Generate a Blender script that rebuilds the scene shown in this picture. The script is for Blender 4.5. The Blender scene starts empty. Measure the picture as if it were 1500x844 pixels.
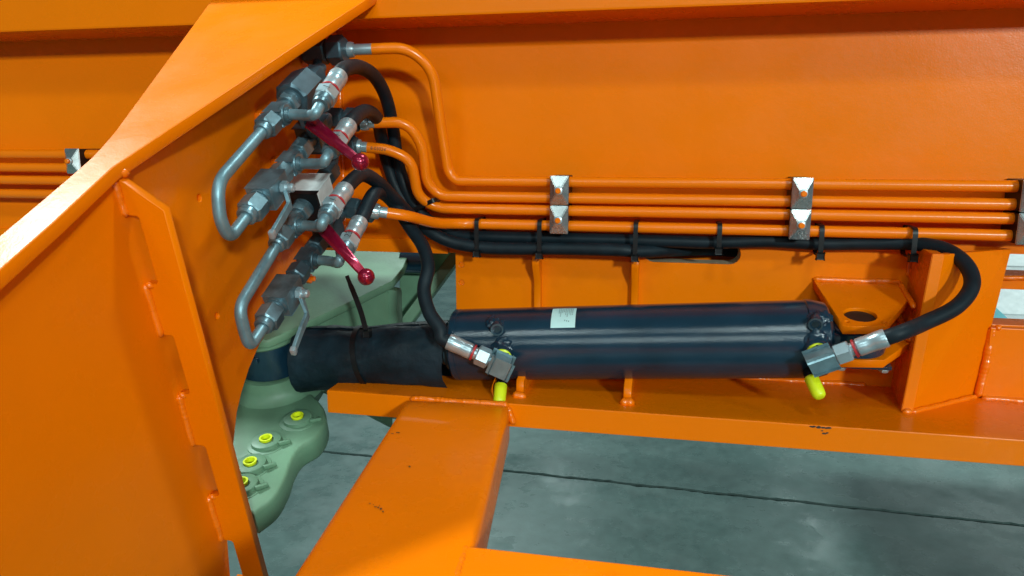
import bpy, bmesh, math, random
from mathutils import Vector as V, Matrix, noise
random.seed(7)
R = math.radians
S = bpy.context.scene
COL = S.collection

# ------------------------------------------------------------------ camera, world, light
F = 1090.0; YAW = R(11.8); PITCH = R(10.8); CAM = V((0, -1.15, 1.0))
_h = V((-math.sin(YAW), math.cos(YAW), 0)); _r = V((math.cos(YAW), math.sin(YAW), 0))
_fw = _h*math.cos(PITCH) - V((0, 0, 1))*math.sin(PITCH)
_up = V((0, 0, 1))*math.cos(PITCH) + _h*math.sin(PITCH)
cd = bpy.data.cameras.new('camera'); cam = bpy.data.objects.new('camera', cd); COL.objects.link(cam)
cam.matrix_world = Matrix(((_r.x, _up.x, -_fw.x, CAM.x), (_r.y, _up.y, -_fw.y, CAM.y), (_r.z, _up.z, -_fw.z, CAM.z), (0, 0, 0, 1)))
cd.sensor_width = 36; cd.lens = 36*F/1500; cd.clip_start = 0.02; cd.clip_end = 100
S.camera = cam
S.view_settings.view_transform = 'Standard'; S.view_settings.look = 'None'
S.view_settings.exposure = 0.0; S.view_settings.gamma = 1; S.view_settings.use_curve_mapping = False
w = bpy.data.worlds.new('World'); S.world = w; w.use_nodes = True
w.node_tree.nodes['Background'].inputs[0].default_value = (0.55, 0.90, 1.0, 1)
w.node_tree.nodes['Background'].inputs[1].default_value = 0.13

def lamp(name, loc, target, size, watt, col=(0.80, 1.0, 0.98), sy=None):
    l = bpy.data.lights.new(name, 'AREA'); l.shape = 'RECTANGLE' if sy else 'SQUARE'
    l.size = size; l.size_y = sy or size; l.energy = watt; l.color = col
    o = bpy.data.objects.new(name, l); COL.objects.link(o); o.location = loc
    o.rotation_euler = (V(target) - V(loc)).to_track_quat('-Z', 'Y').to_euler()
    return o
# high-bay lamps of the workshop hall
lamp('bay_lamp_front', (0.9, -4.0, 4.7), (0, 0, 0.8), 0.40, 38)
lamp('bay_lamp_front_far', (-1.6, -4.2, 5.0), (-0.2, 0, 0.8), 0.40, 34)
lamp('bay_lamp_distant', (7.5, -14.0, 5.0), (0, 0, 0.8), 1.0, 1620)
lamp('bay_lamp_row', (0.0, -13.0, 5.2), (0, 0, 0.8), 8.0, 260, sy=.25)
lamp('bay_lamp_right', (7.0, -4.0, 4.2), (-0.3, -0.3, 0.7), 0.50, 70)
lamp('bay_lamp_overhead_left', (-3.9, 0.45, 5.0), (-0.2, -0.3, 0.6), 0.30, 350)
lamp('bay_lamp_overhead', (1.2, 0.55, 5.0), (0.2, -0.4, 0.6), 0.35, 95)
lamp('bay_lamp_rear', (-2.5, 6.2, 4.9), (-0.8, 2.6, 0), 0.4, 120)
# strip lamps far behind the frame, mirrored in the sealed floor
for sx in (-1.4, 2.0, 5.2):
    lamp('strip_lamp', (sx, 9.0, 4.6), (sx*.2, .7, 0), .12, 9, sy=1.4)

# ------------------------------------------------------------------ pixel helpers (photo pixels -> points at a known depth)
def ray(px, py): return _fw + _r*((px-750)/F) + _up*((422-py)/F)
def aX(px, py, X): d = ray(px, py); return CAM + d*((X-CAM.x)/d.x)
def aY(px, py, Y): d = ray(px, py); return CAM + d*((Y-CAM.y)/d.y)
def aZ(px, py, Z): d = ray(px, py); return CAM + d*((Z-CAM.z)/d.z)
def aP(px, py, p0, n): d = ray(px, py); return CAM + d*((V(p0)-CAM).dot(V(n))/d.dot(V(n)))

# ------------------------------------------------------------------ materials
def newmat(name):
    m = bpy.data.materials.new(name); m.use_nodes = True
    nt = m.node_tree; b = nt.nodes['Principled BSDF']
    return m, nt, b
def ramp(nt, src, p0, c0, p1, c1):
    r = nt.nodes.new('ShaderNodeValToRGB'); e = r.color_ramp.elements
    e[0].position, e[0].color = p0, (*c0, 1); e[1].position, e[1].color = p1, (*c1, 1)
    nt.links.new(src, r.inputs[0]); return r
def noise_tex(nt, scale, detail=4, rough=.55, vec=None, stretch=None):
    t = nt.nodes.new('ShaderNodeTexNoise'); t.inputs['Scale'].default_value = scale
    t.inputs['Detail'].default_value = detail; t.inputs['Roughness'].default_value = rough
    if vec is None:
        vec = nt.nodes.new('ShaderNodeNewGeometry').outputs['Position']
    if stretch:
        mp = nt.nodes.new('ShaderNodeMapping'); mp.inputs['Scale'].default_value = stretch
        nt.links.new(vec, mp.inputs[0]); vec = mp.outputs[0]
    nt.links.new(vec, t.inputs['Vector']); return t
def bump(nt, b, src, strength, dist):
    n = nt.nodes.new('ShaderNodeBump'); n.inputs['Strength'].default_value = strength; n.inputs['Distance'].default_value = dist
    nt.links.new(src, n.inputs['Height']); nt.links.new(n.outputs[0], b.inputs['Normal']); return n
def simple(name, c, rough=.5, metal=0, var=.12, vscale=30, bscale=None, bstr=.2, bdist=.0006, rvar=.1, spec=None, coat=0, c2=None):
    m, nt, b = newmat(name)
    t = noise_tex(nt, vscale, 5)
    lo = c2 or tuple(x*(1-var) for x in c); hi = tuple(min(1, x*(1+var)) for x in c)
    r = ramp(nt, t.outputs[0], .3, lo, .7, hi); nt.links.new(r.outputs[0], b.inputs['Base Color'])
    t2 = noise_tex(nt, vscale*2.7, 5)
    mr = nt.nodes.new('ShaderNodeMapRange'); mr.inputs['To Min'].default_value = max(.02, rough-rvar); mr.inputs['To Max'].default_value = min(1, rough+rvar)
    nt.links.new(t2.outputs[0], mr.inputs[0]); nt.links.new(mr.outputs[0], b.inputs['Roughness'])
    b.inputs['Metallic'].default_value = metal
    if spec is not None: b.inputs['Specular IOR Level'].default_value = spec
    b.inputs['Coat Weight'].default_value = coat
    if bscale: bump(nt, b, noise_tex(nt, bscale, 3).outputs[0], bstr, bdist)
    return m
M = {}
# orange machine enamel: orange peel, faint dust and tiny specks
def orange_paint(name, c, rough=.26, spec=.17):
    m, nt, b = newmat(name)
    t = noise_tex(nt, 3.0, 6, .6)
    r = ramp(nt, t.outputs[0], .3, tuple(x*.92 for x in c), .72, tuple(x*1.05 for x in c))
    sp = nt.nodes.new('ShaderNodeTexVoronoi'); sp.inputs['Scale'].default_value = 26
    nt.links.new(nt.nodes.new('ShaderNodeNewGeometry').outputs['Position'], sp.inputs['Vector'])
    rs = ramp(nt, sp.outputs['Distance'], .035, (.45,)*3, .05, (1, 1, 1))
    gate = noise_tex(nt, 9, 2); rg = ramp(nt, gate.outputs[0], .60, (0, 0, 0), .64, (1, 1, 1))
    mx0 = nt.nodes.new('ShaderNodeMix'); mx0.data_type = 'RGBA'; mx0.inputs[6].default_value = (1, 1, 1, 1)
    nt.links.new(rg.outputs[0], mx0.inputs[0]); nt.links.new(rs.outputs[0], mx0.inputs[7])
    mx = nt.nodes.new('ShaderNodeMix'); mx.data_type = 'RGBA'; mx.blend_type = 'MULTIPLY'; mx.inputs[0].default_value = 1
    nt.links.new(r.outputs[0], mx.inputs[6]); nt.links.new(mx0.outputs[2], mx.inputs[7])
    nt.links.new(mx.outputs[2], b.inputs['Base Color'])
    t2 = noise_tex(nt, 14, 6)
    mr = nt.nodes.new('ShaderNodeMapRange'); mr.inputs['To Min'].default_value = rough-.10; mr.inputs['To Max'].default_value = rough+.14
    nt.links.new(t2.outputs[0], mr.inputs[0]); nt.links.new(mr.outputs[0], b.inputs['Roughness'])
    b.inputs['Specular IOR Level'].default_value = spec
    a = noise_tex(nt, 420, 2); a2 = noise_tex(nt, 60, 3)
    ad = nt.nodes.new('ShaderNodeMath'); ad.operation = 'MULTIPLY_ADD'; ad.inputs[1].default_value = 2.2
    nt.links.new(a2.outputs[0], ad.inputs[0]); nt.links.new(a.outputs[0], ad.inputs[2])
    bump(nt, b, ad.outputs[0], .20, .0005)
    return m
M['orange'] = orange_paint('orange_enamel', (.84, .172, .0))
M['pipe'] = orange_paint('orange_pipe_enamel', (.88, .180, .001), .22, .35)
M['weld'] = orange_paint('orange_weld_enamel', (.88, .165, .001), .17, .6)
M['black'] = simple('cylinder_black_enamel', (.0070, .0270, .0480), .15, rvar=.05, var=.3, vscale=12, bscale=800, bstr=.35, bdist=.0005, spec=.6)
M['hose'] = simple('hose_rubber', (.0060, .0125, .0175), .52, var=.3, vscale=40, bscale=300, bstr=.25, bdist=.0006, spec=.2)
M['sleeve'] = simple('sleeve_rubber', (.013, .034, .050), .52, var=.6, vscale=16, bscale=90, bstr=.6, bdist=.002)
M['plastic'] = simple('black_nylon', (.006, .007, .008), .40, var=.15, spec=.3)
M['steel'] = simple('zinc_nickel_steel', (.135, .215, .250), .34, metal=.6, var=.4, vscale=45, bscale=350, bstr=.15)
M['steeldark'] = simple('phosphated_steel', (.060, .105, .130), .38, metal=.5, var=.3, vscale=45, bscale=350, bstr=.15)
M['tube'] = simple('steel_tube_grey', (.175, .285, .325), .42, metal=.5, var=.2, vscale=60, bscale=500, bstr=.2)
M['zinc'] = simple('bright_zinc', (.40, .50, .54), .30, metal=.6, var=.12, vscale=50, rvar=.06, bscale=400, bstr=.1)
M['clampplate'] = simple('clamp_zinc', (.50, .53, .53), .27, metal=.9, var=.25, vscale=30)
M['whiteblock'] = simple('silver_block', (.70, .75, .75), .45, metal=.05, var=.15, vscale=50)
M['red'] = simple('red_anodised', (.27, .004, .030), .24, metal=.55, var=.15, vscale=40, coat=.4)
M['redband'] = simple('red_plastic_band', (.40, .02, .025), .45)
M['yellow'] = simple('yellow_cap', (.72, .80, .01), .38, var=.05)
M['green'] = simple('green_primer', (.122, .230, .140), .52, var=.22, vscale=9, bscale=230, bstr=.3, bdist=.0008)
M['label'] = simple('paper_label', (.55, .80, .78), .5, var=.04)
M['ink'] = simple('black_ink', (.02, .02, .02), .6)
M['faint'] = simple('faded_ink', (.20, .32, .32), .6)
M['bore'] = simple('dark_pin', (.012, .008, .006), .5, var=.5, vscale=60)
M['chip'] = simple('bare_chipped_metal', (.035, .02, .012), .7, var=.5, vscale=90)
M['slotcut'] = simple('raw_cut_edge', (.62, .48, .32), .5, var=.15)
M['crate'] = simple('white_wrap', (.78, .80, .80), .45, var=.06, vscale=6, bscale=8, bstr=.5, bdist=.02)
M['strap'] = simple('blue_strap', (.15, .45, .50), .4)
def concrete():
    m, nt, b = newmat('workshop_concrete')
    t = noise_tex(nt, 1.6, 8, .65); t2 = noise_tex(nt, 26, 12, .8)
    r = ramp(nt, t.outputs[0], .28, (.055, .090, .083), .75, (.115, .168, .156))
    r2 = ramp(nt, t2.outputs[0], .28, (.66,)*3, .72, (1.18,)*3)
    mx = nt.nodes.new('ShaderNodeMix'); mx.data_type = 'RGBA'; mx.blend_type = 'MULTIPLY'; mx.inputs[0].default_value = 1
    nt.links.new(r.outputs[0], mx.inputs[6]); nt.links.new(r2.outputs[0], mx.inputs[7])
    st = noise_tex(nt, 1.3, 6, .6); rs = ramp(nt, st.outputs[0], .45, (1,)*3, .75, (.55,)*3)
    mx2 = nt.nodes.new('ShaderNodeMix'); mx2.data_type = 'RGBA'; mx2.blend_type = 'MULTIPLY'; mx2.inputs[0].default_value = .8
    nt.links.new(mx.outputs[2], mx2.inputs[6]); nt.links.new(rs.outputs[0], mx2.inputs[7])
    nt.links.new(mx2.outputs[2], b.inputs['Base Color'])
    rp_ = noise_tex(nt, 5.0, 8, .65)
    mr = nt.nodes.new('ShaderNodeMapRange'); mr.inputs['From Min'].default_value = .35; mr.inputs['From Max'].default_value = .65; mr.inputs['To Min'].default_value = .13; mr.inputs['To Max'].default_value = .46
    nt.links.new(rp_.outputs[0], mr.inputs[0]); nt.links.new(mr.outputs[0], b.inputs['Roughness'])
    bump(nt, b, t2.outputs[0], .15, .002)
    return m
M['concrete'] = concrete()
M['joint'] = simple('joint_filler', (.004, .006, .006), .9, spec=.05)

# ------------------------------------------------------------------ mesh helpers (all in world coordinates)
def root(name, loc, label, cat, group=None, kind=None):
    o = bpy.data.objects.new(name, None); COL.objects.link(o); o.location = loc
    o.empty_display_size = .05
    o['org'] = list(loc); o['label'] = label; o['category'] = cat
    if group: o['group'] = group
    if kind: o['kind'] = kind
    return o
def obj(name, bm, mat, parent=None, smooth=None, label=None, kind=None):
    """link a bmesh given in world coordinates as one mesh object under parent"""
    me = bpy.data.meshes.new(name)
    bmesh.ops.recalc_face_normals(bm, faces=bm.faces[:])
    if parent is not None:
        org = V(parent['org'])
    else:
        zs = min(v.co.z for v in bm.verts); org = sum((v.co for v in bm.verts), V())/len(bm.verts); org.z = zs
    bmesh.ops.translate(bm, verts=bm.verts[:], vec=-org)
    if smooth is not None:
        for f in bm.faces: f.smooth = True
        for e in bm.edges:
            if len(e.link_faces) == 2 and e.calc_face_angle(0) > smooth: e.smooth = False
    bm.to_mesh(me); bm.free(); me.materials.append(M[mat] if isinstance(mat, str) else mat)
    o = bpy.data.objects.new(name, me); COL.objects.link(o); o['org'] = list(org)
    if parent is not None: o.parent = parent
    else: o.location = org
    if label: o['label'] = label
    if kind: o['kind'] = kind
    return o
def tag(o, label, cat, group=None, kind=None):
    o['label'] = label; o['category'] = cat
    if group: o['group'] = group
    if kind: o['kind'] = kind
    return o
def frame(d):
    d = d.normalized(); a = V((0, 0, 1)) if abs(d.z) < .9 else V((1, 0, 0))
    u = d.cross(a).normalized(); return d, u, d.cross(u).normalized()
def ringsweep(bm, pts, frames, prof, cap=True):
    """prof(i) -> list of (a,b) offsets for ring i"""
    rings = []
    for i, p in enumerate(pts):
        u, v = frames[i]
        rings.append([bm.verts.new(p + u*a + v*b) for a, b in prof(i)])
    n = len(rings[0])
    for A, B in zip(rings, rings[1:]):
        for k in range(n): bm.faces.new((A[k], A[(k+1) % n], B[(k+1) % n], B[k]))
    if cap:
        bm.faces.new(rings[0][::-1]); bm.faces.new(rings[-1])
    return rings
def pt_frames(pts):
    fr = []; T0 = None; u = None
    for i in range(len(pts)):
        T = (pts[min(i+1, len(pts)-1)] - pts[max(i-1, 0)]).normalized()
        if u is None: _, u, v = frame(T)
        else:
            u = (u - T*u.dot(T)).normalized()
        v = T.cross(u).normalized(); fr.append((u, v))
    return fr
def spline(ctrl, n=10):
    P = [V(p) for p in ctrl]; P = [P[0]*2-P[1]] + P + [P[-1]*2-P[-2]]; out = []
    for i in range(1, len(P)-2):
        a, b, c, d = P[i-1:i+3]
        # centripetal Catmull-Rom
        t0 = 0; t1 = t0+max(1e-6, (b-a).length)**.5; t2 = t1+max(1e-6, (c-b).length)**.5; t3 = t2+max(1e-6, (d-c).length)**.5
        for k in range(n):
            t = t1+(t2-t1)*k/n
            A1 = a*((t1-t)/(t1-t0))+b*((t-t0)/(t1-t0)); A2 = b*((t2-t)/(t2-t1))+c*((t-t1)/(t2-t1)); A3 = c*((t3-t)/(t3-t2))+d*((t-t2)/(t3-t2))
            B1 = A1*((t2-t)/(t2-t0))+A2*((t-t0)/(t2-t0)); B2 = A2*((t3-t)/(t3-t1))+A3*((t-t1)/(t3-t1))
            out.append(B1*((t2-t)/(t2-t1))+B2*((t-t1)/(t2-t1)))
    out.append(P[-2]); return out
def fillet(ctrl, r, n=8):
    """polyline with circular-ish bends of cut length r"""
    P = [V(p) for p in ctrl]; out = [P[0]]
    for a, b, c in zip(P, P[1:], P[2:]):
        k = min(r, (a-b).length*.49, (c-b).length*.49)
        s = b+(a-b).normalized()*k; e = b+(c-b).normalized()*k
        for i in range(n+1):
            t = i/n; out.append(s*(1-t)**2+b*(2*t*(1-t))+e*t*t)
    out.append(P[-1]); return out
def circ(r, n, ph=0): return [(r*math.cos(2*math.pi*k/n+ph), r*math.sin(2*math.pi*k/n+ph)) for k in range(n)]
def tube_bm(pts, r, n=16, bm=None, rf=None):
    bm = bm or bmesh.new(); fr = pt_frames(pts)
    ringsweep(bm, pts, fr, lambda i: circ(rf(i) if rf else r, n)); return bm
def lathe_bm(p0, d, prof, n=24, bm=None):
    """prof: list of (s along d, radius)"""
    bm = bm or bmesh.new(); d, u, v = frame(V(d)); p0 = V(p0)
    ringsweep(bm, [p0+d*s for s, r in prof], [(u, v)]*len(prof), lambda i: circ(max(prof[i][1], 1e-5), n)); return bm
def hex_bm(p0, d, L, af, ph=0, bm=None, ch=.07):
    """hexagon nut: af across flats, chamfered corners at both ends"""
    bm = bm or bmesh.new(); d, u, v = frame(V(d)); p0 = V(p0); R0 = af/math.sqrt(3)
    c = af*ch
    def prof(i):
        if i in (0, 3): return [(af*.47*math.cos(2*math.pi*k/24+ph), af*.47*math.sin(2*math.pi*k/24+ph)) for k in range(24)]
        out = []
        for k in range(24):
            a = 2*math.pi*k/24; q = ((a + math.pi/6) % (math.pi/3)) - math.pi/6   # angle off flat centre
            rr = (af/2)/math.cos(q); out.append((rr*math.cos(a+ph), rr*math.sin(a+ph)))
        return out
    ringsweep(bm, [p0, p0+d*c, p0+d*(L-c), p0+d*L], [(u, v)]*4, prof); return bm
def box_bm(c, ax, ay, az, sx, sy, sz, bev=.001, bm=None, seg=2):
    b2 = bmesh.new(); bmesh.ops.create_cube(b2, size=1)
    ax, ay, az = V(ax).normalized(), V(ay).normalized(), V(az).normalized()
    for vt in b2.verts:
        q = vt.co.copy(); vt.co = V(c)+ax*(q.x*sx)+ay*(q.y*sy)+az*(q.z*sz)
    if bev: bmesh.ops.bevel(b2, geom=b2.edges[:], offset=bev, segments=seg, affect='EDGES', profile=.6)
    if bm is None: return b2
    me = bpy.data.meshes.new('tmp'); b2.to_mesh(me); b2.free(); bm.from_mesh(me); bpy.data.meshes.remove(me); return bm
def abox(x0, x1, y0, y1, z0, z1, bev=.001, bm=None):
    return box_bm(((x0+x1)/2, (y0+y1)/2, (z0+z1)/2), (1, 0, 0), (0, 1, 0), (0, 0, 1), x1-x0, y1-y0, z1-z0, bev, bm)
def plate_bm(outline, holes, th, M4, bev=.0008):
    """flat plate: 2D outline (+ holes) extruded by th about z=0 (centre), placed by matrix M4"""
    cu = bpy.data.curves.new('tmp', 'CURVE'); cu.dimensions = '2D'; cu.fill_mode = 'BOTH'
    cu.extrude = th/2-bev; cu.bevel_depth = bev; cu.bevel_resolution = 1; cu.offset = -bev
    for loop in [outline]+holes:
        s = cu.splines.new('POLY'); s.points.add(len(loop)-1); s.use_cyclic_u = True
        for p, q in zip(s.points, loop): p.co = (q[0], q[1], 0, 1)
    o = bpy.data.objects.new('tmp', cu); COL.objects.link(o); bpy.context.view_layer.update()
    me = bpy.data.meshes.new_from_object(o.evaluated_get(bpy.context.evaluated_depsgraph_get()))
    bm = bmesh.new(); bm.from_mesh(me); bmesh.ops.remove_doubles(bm, verts=bm.verts[:], dist=1e-6)
    bmesh.ops.transform(bm, matrix=M4, verts=bm.verts[:])
    bpy.data.objects.remove(o); bpy.data.curves.remove(cu); bpy.data.meshes.remove(me); return bm
def mat4(o, x, y):
    x = V(x).normalized(); y = V(y).normalized(); z = x.cross(y)
    return Matrix(((x.x, y.x, z.x, o[0]), (x.y, y.y, z.y, o[1]), (x.z, y.z, z.z, o[2]), (0, 0, 0, 1)))
def circle2(cx, cy, r, n=20): return [(cx+r*math.cos(2*math.pi*k/n), cy+r*math.sin(2*math.pi*k/n)) for k in range(n)]
def weld(a, b, r=.004, parent=None, seed=0, normal=None):
    """painted weld bead: rippled, uneven, from a to b"""
    a, b = V(a), V(b); L = (b-a).length; n = max(6, int(L/.0016)); pts = []
    rnd = random.Random(seed); ph = rnd.random()*10
    for i in range(n+1):
        t = i/n; p = a.lerp(b, t)
        q = V((noise.noise(p*60+V((ph, 0, 0))), noise.noise(p*60+V((0, ph, 3))), noise.noise(p*60+V((0, 5, ph)))))*r*.25
        pts.append(p+q)
    def rf(i):
        e = min(1, (i+.6)/3, (n-i+.6)/3)
        return r*e*(.95+.035*math.sin(i*1.55+ph)+.16*noise.noise(pts[i]*60)+.08*noise.noise(pts[i]*240))
    return obj('weld_bead', tube_bm(pts, r, 10, rf=rf), 'weld', parent, smooth=R(60))
def wrap_text(body, size, path, s0, th0, r, mat, parent, name='print', flip=1):
    """printed characters wrapped on a tube: x runs along path, y round it"""
    cu = bpy.data.curves.new('tmp', 'FONT'); cu.body = body; cu.size = size; cu.resolution_u = 3
    o = bpy.data.objects.new('tmp', cu); COL.objects.link(o); bpy.context.view_layer.update()
    me = bpy.data.meshes.new_from_object(o.evaluated_get(bpy.context.evaluated_depsgraph_get()))
    bm = bmesh.new(); bm.from_mesh(me); bpy.data.objects.remove(o); bpy.data.curves.remove(cu); bpy.data.meshes.remove(me)
    bmesh.ops.triangulate(bm, faces=bm.faces[:])
    L = [0]
    for p, q in zip(path, path[1:]): L.append(L[-1]+(q-p).length)
    for vt in bm.verts:
        s = s0+vt.co.x*flip
        i = max(k for k in range(len(L)-1) if L[k] <= max(s, 0)); t = (s-L[i])/(L[i+1]-L[i])
        p = path[i].lerp(path[i+1], t); T = (path[i+1]-path[i]).normalized()
        toc = (CAM-p); u = (toc-T*toc.dot(T)).normalized(); v = u.cross(T)*(-1)
        if v.z*flip < 0 and abs(T.z) < .8: v = -v
        a = th0+vt.co.y/r
        vt.co = p+u*math.cos(a)*(r+.0003)+v*math.sin(a)*(r+.0003)
    return obj(name, bm, mat, parent)

# ------------------------------------------------------------------ the setting: floor
fl = bmesh.new(); abox(-6, 6, -4, 9, -.12, -.012, 0, fl)
floor = obj('floor', fl, 'joint'); floor['kind'] = 'structure'; floor['label'] = 'grey green concrete workshop floor under the machine'
def crack_y(x): return 1.0 - .036*(x+.9) + .006*noise.noise(V((x*9, 0, 0))) + .003*noise.noise(V((x*40, 3, 0)))
def slab(side):
    bm = bmesh.new(); top = []; far = []; n = 600
    for i in range(n+1):
        x = -6+12*i/n
        j = .007+.006*abs(noise.noise(V((x*25, 7*side, 0))))+.003*abs(noise.noise(V((x*90, 3*side, 0))))
        top.append(V((x, crack_y(x)+side*j, 0))); far.append(V((x, 9 if side > 0 else -4, 0)))
    vt = [bm.verts.new(p) for p in top]; vf = [bm.verts.new(p) for p in far]; vb = [bm.verts.new(p-V((0, 0, .0115))) for p in top]
    for i in range(n):
        bm.faces.new((vt[i], vt[i+1], vf[i+1], vf[i])); bm.faces.new((vb[i], vb[i+1], vt[i+1], vt[i]))
    o = obj('floor_slab', bm, 'concrete', floor)
    # normals up
    for p in o.data.polygons: pass
    return o
slab(-1); slab(1)

# ------------------------------------------------------------------ the orange frame
FR = root('machine_frame', (0, 0, .6), 'orange welded steel machine frame carrying the pipes, hoses and black cylinder', 'machine frame')
EX_ = V((1, 0, 0))
GX = -.523            # right face of the gusset plate
ZF = .649             # top of the bottom flange
# web plate with notch (left), slot, holes and right-hand opening
slot = []
for cx, a0 in ((.094, -90), (-.018, 90)):
    for k in range(9):
        a = R(a0+180*k/8); slot.append((cx+.0155*math.cos(a), .8405+.0155*math.sin(a)))
h1 = aY(676, 388, 0); h2 = aY(676, 414, 0)
web = plate_bm([(-2.2, .83), (-.334, .83), (-.334, ZF-.002), (.455, ZF-.002), (.462, .852), (1.3, .852), (1.3, 1.22), (-2.2, 1.22)],
               [slot, circle2(h1.x, h1.z, .0045), circle2(h2.x, h2.z, .0045)], .012, mat4((0, .006, 0), (1, 0, 0), (0, 0, 1)))
obj('web_plate', web, 'orange', FR)
sl = bmesh.new()
lp = [V((x, .0, z)) for x, z in slot]; 
ins = []
for (x, z) in slot: ins.append((x, z))
A = [sl.verts.new((x, .0006, z)) for x, z in ins]; B = [sl.verts.new((x, .038, z)) for x, z in ins]
cx0 = .038
for vv in A+B:
    c = V((min(max(vv.co.x, -.018), .094), vv.co.y, .8405)); vv.co = c+(vv.co-c)*.965
for k in range(len(ins)): sl.faces.new((A[k], A[(k+1) % len(ins)], B[(k+1) % len(ins)], B[k]))
obj('slot_edge', sl, 'slotcut', FR, label='bare pale cut edge inside the slot')
obj('hole_plug', lathe_bm((h1.x, .004, h1.z), (0, -1, 0), [(0, .0042), (.002, .0042), (.0022, .001)], 12), 'weld', FR)
obj('hole_plug', lathe_bm((h2.x, .004, h2.z), (0, -1, 0), [(0, .0042), (.002, .0042), (.0022, .001)], 12), 'weld', FR)
obj('rear_web', abox(-.325, .45, .075, .087, ZF, 1.178), 'orange', FR)
obj('edge_strip', abox(-2.2, -.345, -.006, -.0005, .829, .851), 'orange', FR)
# upper beam: its bottom ledge throws the long shadow on the web
obj('upper_beam', abox(-2.2, 1.3, -.100, .10, 1.1785, 1.33, .003), 'orange', FR)
obj('floor_shade_box', abox(-.52, 1.3, .102, 1.00, 1.1785, 1.325, .003), 'orange', FR)  # unseen box added behind the beam to keep overhead lamps off the floor
# bottom flange
obj('bottom_flange', abox(-.478, 1.3, -.187, .012, ZF-.034, ZF, .0015), 'orange', FR)
weld((-.334, -.002, ZF+.001), (.30, -.002, ZF+.001), .0042, FR, 1)
# ribs behind the cylinder
for i, x in enumerate((-.197, -.045)):
    prof = [(0, .838), (-.030, .838), (-.030, .818), (-.012, .79), (-.012, .70), (-.150, .672), (-.155, ZF), (0, ZF)]
    obj('rib', plate_bm(prof, [], .011, mat4((x, 0, 0), (0, 1, 0), (0, 0, 1))), 'orange', FR)
    weld((x-.010, -.157, ZF+.002), (x+.010, -.157, ZF+.002), .007, FR, 20+i)
    weld((x-.006, -.002, .83), (x-.006, -.002, .70), .003, FR, 30+i)
# gusset plate, perpendicular to the web
SL = .545
def flz(y): return .961+SL*(y+.565)     # top surface of the diagonal flange
gout = [(-1.15, flz(-1.15)-.016), (-.10, flz(-.10)-.016), (-.10, 1.1778), (0, 1.1778), (0, .83), (-.045, .842)]
for (px, py) in [(462, 368), (440, 402), (415, 445), (395, 480), (380, 505), (365, 540), (354, 575), (347, 605)]:
    q = aX(px, py, GX); gout.append((q.y, q.z))
gout += [(-.362, .62), (-.372, .57), (-.386, .53), (-.386, .30), (-1.15, .30)]
g1 = aX(292, 290, GX); g2 = aX(318, 463, GX)
gus = plate_bm(gout, [circle2(g1.y, g1.z, .0045), circle2(g2.y, g2.z, .0045)], .012, mat4((GX-.006, 0, 0), (0, 1, 0), (0, 0, 1)))
obj('gusset_plate', gus, 'orange', FR)
for q in (g1, g2):
    obj('hole_plug', lathe_bm((GX-.008, q.y, q.z), (1, 0, 0), [(0, .0043), (.004, .0043), (.0042, .001)], 12), 'weld', FR)
for (px, py) in ((377, 170), (400, 237), (407, 326), (449, 408)):
    q = aX(px, py, GX); b = hex_bm((GX, q.y, q.z), (1, 0, 0), .008, .013); lathe_bm((GX+.007, q.y, q.z), (1, 0, 0), [(0, .004), (.006, .004), (.007, .003)], 12, b)
    obj('mounting_bolt', b, 'weld', FR, smooth=R(30))
weld((GX+.001, -.002, .86), (GX+.001, -.002, 1.17), .004, FR, 3)
# diagonal flange on the gusset
p0 = (GX, -.565, flz(-.565)); nn = V((0, -SL, 1)).normalized(); ud = V((0, 1, SL)).normalized()
pix = [(0, 395), (80, 324), (165, 245), (250, 188), (350, 122), (440, 62), (535, 0), (590, -38)]
right = [aP(a, b, p0, nn) for a, b in pix]
left = [aP(a, b, p0, nn) for a, b in [(345, -55), (310, 0), (255, 75), (205, 143), (168, 193), (150, 214), (135, 230), (115, 248), (60, 295), (0, 345)]]
print('flange right', [tuple(round(c, 3) for c in p) for p in right]); print('flange left', [tuple(round(c, 3) for c in p) for p in left])
o0 = V(p0)
def uv(p): return ((p-o0).dot(ud), (p-o0).x)
outl = [(-.70, right[0].x-GX)] + [uv(p) for p in right] + [uv(p) for p in left] + [(-.70, left[-1].x-GX)]
fm = mat4(o0-nn*.007, ud, (1, 0, 0))
obj('diagonal_flange', plate_bm(outl, [], .014, fm, .0012), 'orange', FR)
weld((GX+.001, -.52, flz(-.52)-.0185), (GX+.001, -.12, flz(-.12)-.0185), .003, FR, 5)
# stiffener with stitch-weld notches
sd = V((0, .138, -.503)).normalized(); s0 = V((GX, -.513, .963))
notch = []; k = 0
spans = [(.030, .105), (.165, .240), (.310, .385), (.455, .523)]
pf = [(-.012, .000), (-.006, .006), (.024, .0445), (.62, .0445), (.62, .0)]
for a, b in reversed(spans): pf += [(b, 0), (b-.0005, .0125), (b-.003, .0145), (a+.003, .0145), (a+.0005, .0125), (a, 0)]
st = plate_bm(pf, [], .010, mat4(s0, sd, (1, 0, 0)))
obj('stiffener', st, 'orange', FR)
sn = sd.cross(V((1, 0, 0)))
if sn.y > 0: sn = -sn
ends = [-.008]+[c for ab in spans for c in ab]+[.60]
for i in range(0, len(ends)-1, 2):
    a, b = ends[i], ends[i+1]
    weld(s0+sd*(a)+sn*.006+V((.000, 0, 0)), s0+sd*(b+.002)+sn*.005+V((.000, 0, 0)), .0046, FR, 40+i)
for i, (a, b) in enumerate(spans):
    weld(s0+sd*(b-.001)+sn*.005+V((.000, 0, 0)), s0+sd*(b+.003)+sn*.005+V((.009, 0, 0)), .0036, FR, 60+i)
weld(s0-sd*.012+V((.000, -.006, 0)), s0-sd*.012+V((.010, .006, 0)), .006, FR, 70)
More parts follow.
